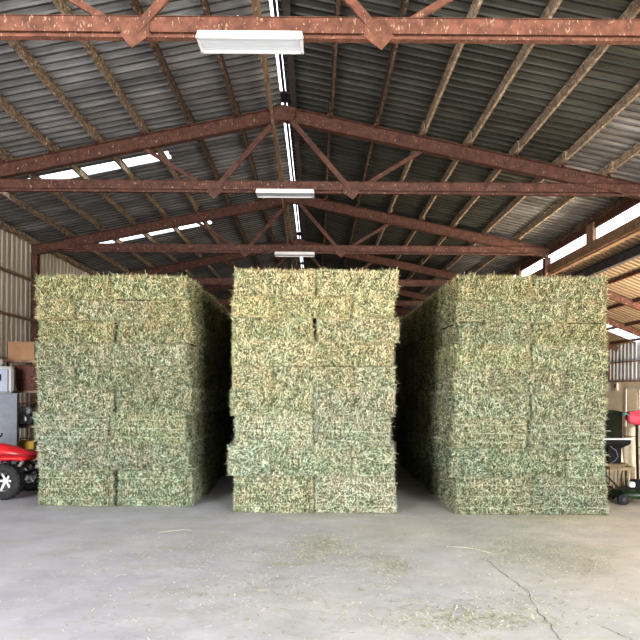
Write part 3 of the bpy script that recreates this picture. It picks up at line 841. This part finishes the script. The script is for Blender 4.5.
# canvas bags
def bag(loc, h, w, label, seed, lean):
    r = random.Random(seed); rings = []
    n = 20; ph = [r.uniform(0,6.28) for _ in range(4)]
    for j in range(15):
        z = h*j/14; f = 1-.45*(j/14)**1.6; f *= 1+.10*math.sin(j*1.1+ph[3])
        if j == 0: f = .8
        rings.append([(lean*z+w*f*math.cos(a)*(1+.14*math.sin(5*a+ph[0]+j*.25)+.06*math.sin(9*a+ph[1]-j*.5)), .8*w*f*math.sin(a)*(1+.14*math.sin(4*a+ph[2]+j*.2)), z) for a in [2*math.pi*k/n for k in range(n)]])
    t = thing('canvas_bag', loc, label, 'bag')
    MB().loft(rings).build('sack', M['canvas'], t, True)
    MB().tube([(lean*h*.86+w*.66*math.cos(a), w*.55*math.sin(a), h*.86) for a in [2*math.pi*k/16 for k in range(17)]], .010, 6).build('drawstring', M['wood'], t)
bag((5.42, 11.05, 0), 1.18, .135, 'tall crumpled cream canvas bag right of the black stand', 3, .01)
bag((5.68, 11.2, 0), .95, .16, 'shorter cream canvas bag at the right edge behind the black pole', 8, .0)
# pole with pinkish red hood
t = thing('line_trimmer', (5.40, 10.75, 0), 'red hooded garden tool upside down on a black pole at the right edge', 'garden tool')
MB().tube([(0.02,0,.28),(0.0,0,.8),(-.01,0,1.28)], .022, 10).build('shaft', M['black'], t)
rings = []
for x, w, h in ((-.18,.05,.05),(-.15,.09,.09),(-.05,.11,.105),(.03,.11,.11),(.07,.09,.10),(.09,.04,.06)):
    rings.append([(x, w*math.cos(a), 1.33-x*.12+h*math.sin(a)) for a in [2*math.pi*k/16 for k in range(16)]])
MB().loft(rings).build('engine_hood', M['pinkred'], t, True)
MB().box((-.04,0,1.445),(.25,.14,.025),Matrix.Rotation(-.12,4,'Y'),.008).build('top_guard', M['pinkred'], t)
MB().tube([(-.16,-.05,1.38),(-.22,-.05,1.43),(-.27,-.04,1.38)], .014, 8).build('strap', M['blue'], t)
MB().tube([(0.02,0,.28),(.10,-.05,.12),(.2,-.1,.03)], .02, 8).build('cutting_head', M['black'], t)
# mower on the floor
t = thing('lawn_mower', (5.18, 10.28, 0), 'low black and green lawn mower on the floor at the right edge', 'mower')
rings = []
for z, f in ((.10,1.0),(.16,1.04),(.20,.95),(.23,.7)):
    rings.append([(.36*f*math.cos(a)*(1+.12*abs(math.cos(a))), .24*f*math.sin(a)*(1+.1*abs(math.sin(a))), z) for a in [2*math.pi*k/24 for k in range(24)]])
MB().loft(rings).build('deck', M['greenplastic'], t, True)
MB().lathe([(0,0),(.12,0),(.13,.03),(.13,.11),(.10,.15),(0,.16)], 20, Matrix.Translation((0,0,.22))).build('engine', M['black'], t)
MB().box((-.13,-.05,.30),(.10,.12,.09),None,.02).build('air_filter', M['white'], t)
MB().tube([(.1,-.1,.26),(.17,-.17,.27),(.22,-.2,.22)], .022, 8).build('muffler', M['silver'], t)
for x in (-.34,.34):
    for y in (-.23,.23):
        mt = Matrix.Translation((x,y,.09)) @ Matrix.Rotation(R(90),4,'X')
        w = MB().lathe([(.0,-.02),(.06,-.02),(.07,-.025),(.09,-.02),(.09,.02),(.07,.025),(.06,.02),(0,.02)], 20, mt).build('wheel', M['rubber'], t)
        MB().lathe([(0,-.03),(.03,-.03),(.03,.03),(0,.03)], 12, mt).build('hub', M['dark_steel'], w)
MB().tube([(-.30,-.18,.18),(-.55,-.18,.42),(-.62,-.16,.50),(-.62,.16,.50),(-.55,.18,.42),(-.30,.18,.18)], .012, 8).build('folded_handle', M['black'], t)
t = thing('coiled_hose', (4.95, 10.75, 0), 'loose coil of black hose under the slatted crate', 'hose')
MB().tube([((.12+.018*(k/24))*math.cos(2*math.pi*k/24), (.10+.01*(k/24))*math.sin(2*math.pi*k/24), .02+.028*(k/24)+.0) for k in range(24*4)], .015, 7).build('coil', M['black'], t)

# ------------------------------------------------------------------ light
w = bpy.data.worlds.new('World'); SC.world = w; w.use_nodes = True
nt = w.node_tree; nt.nodes.clear()
bg = nt.nodes.new('ShaderNodeBackground'); ow = nt.nodes.new('ShaderNodeOutputWorld')
bg.inputs[0].default_value = (.93,.965,1,1); bg.inputs[1].default_value = 3.0
nt.links.new(bg.outputs[0], ow.inputs[0])
def area(name, loc, rot, sx, sy, power, col):
    l = bpy.data.lights.new(name, 'AREA'); l.shape = 'RECTANGLE'; l.size = sx; l.size_y = sy; l.energy = power; l.color = col
    o = bpy.data.objects.new(name, l); COL.objects.link(o); o.location = loc; o.rotation_euler = rot; return o
area('added_front_light', (-6.5, -2.9, 2.8), (R(90), 0, R(-12)), 4.2, 5.0, 1350, (1,.99,.98))  # added lamps lighting the stack fronts from made-up front-wall openings
area('added_front_light', (5.3, -2.9, 2.8), (R(90), 0, R(12)), 3.7, 5.0, 1300, (1,.98,.94))
lb = area('lean_to_bounce_light', (9.6, 13.5, .9), (0,0,0), 1.5, 1.2, 900, (1,.86,.66)); lb.rotation_euler = Vector((-2.4,-12.5,-1.2)).to_track_quat('Z','Y').to_euler()  # added warm lamp standing in for bounce off sunlit ground

cam = bpy.data.cameras.new('camera'); co = bpy.data.objects.new('camera', cam); COL.objects.link(co)
cam.sensor_width = 36; cam.lens = 36.0; cam.shift_x = 4/640; cam.shift_y = 70/640
co.location = (0, 0, CAMZ); co.rotation_euler = (R(90), R(-.45), 0)
cam.clip_end = 300
SC.camera = co
SC.view_settings.view_transform = 'Standard'
SC.view_settings.exposure = 0.22
SC.view_settings.look = 'Medium High Contrast'
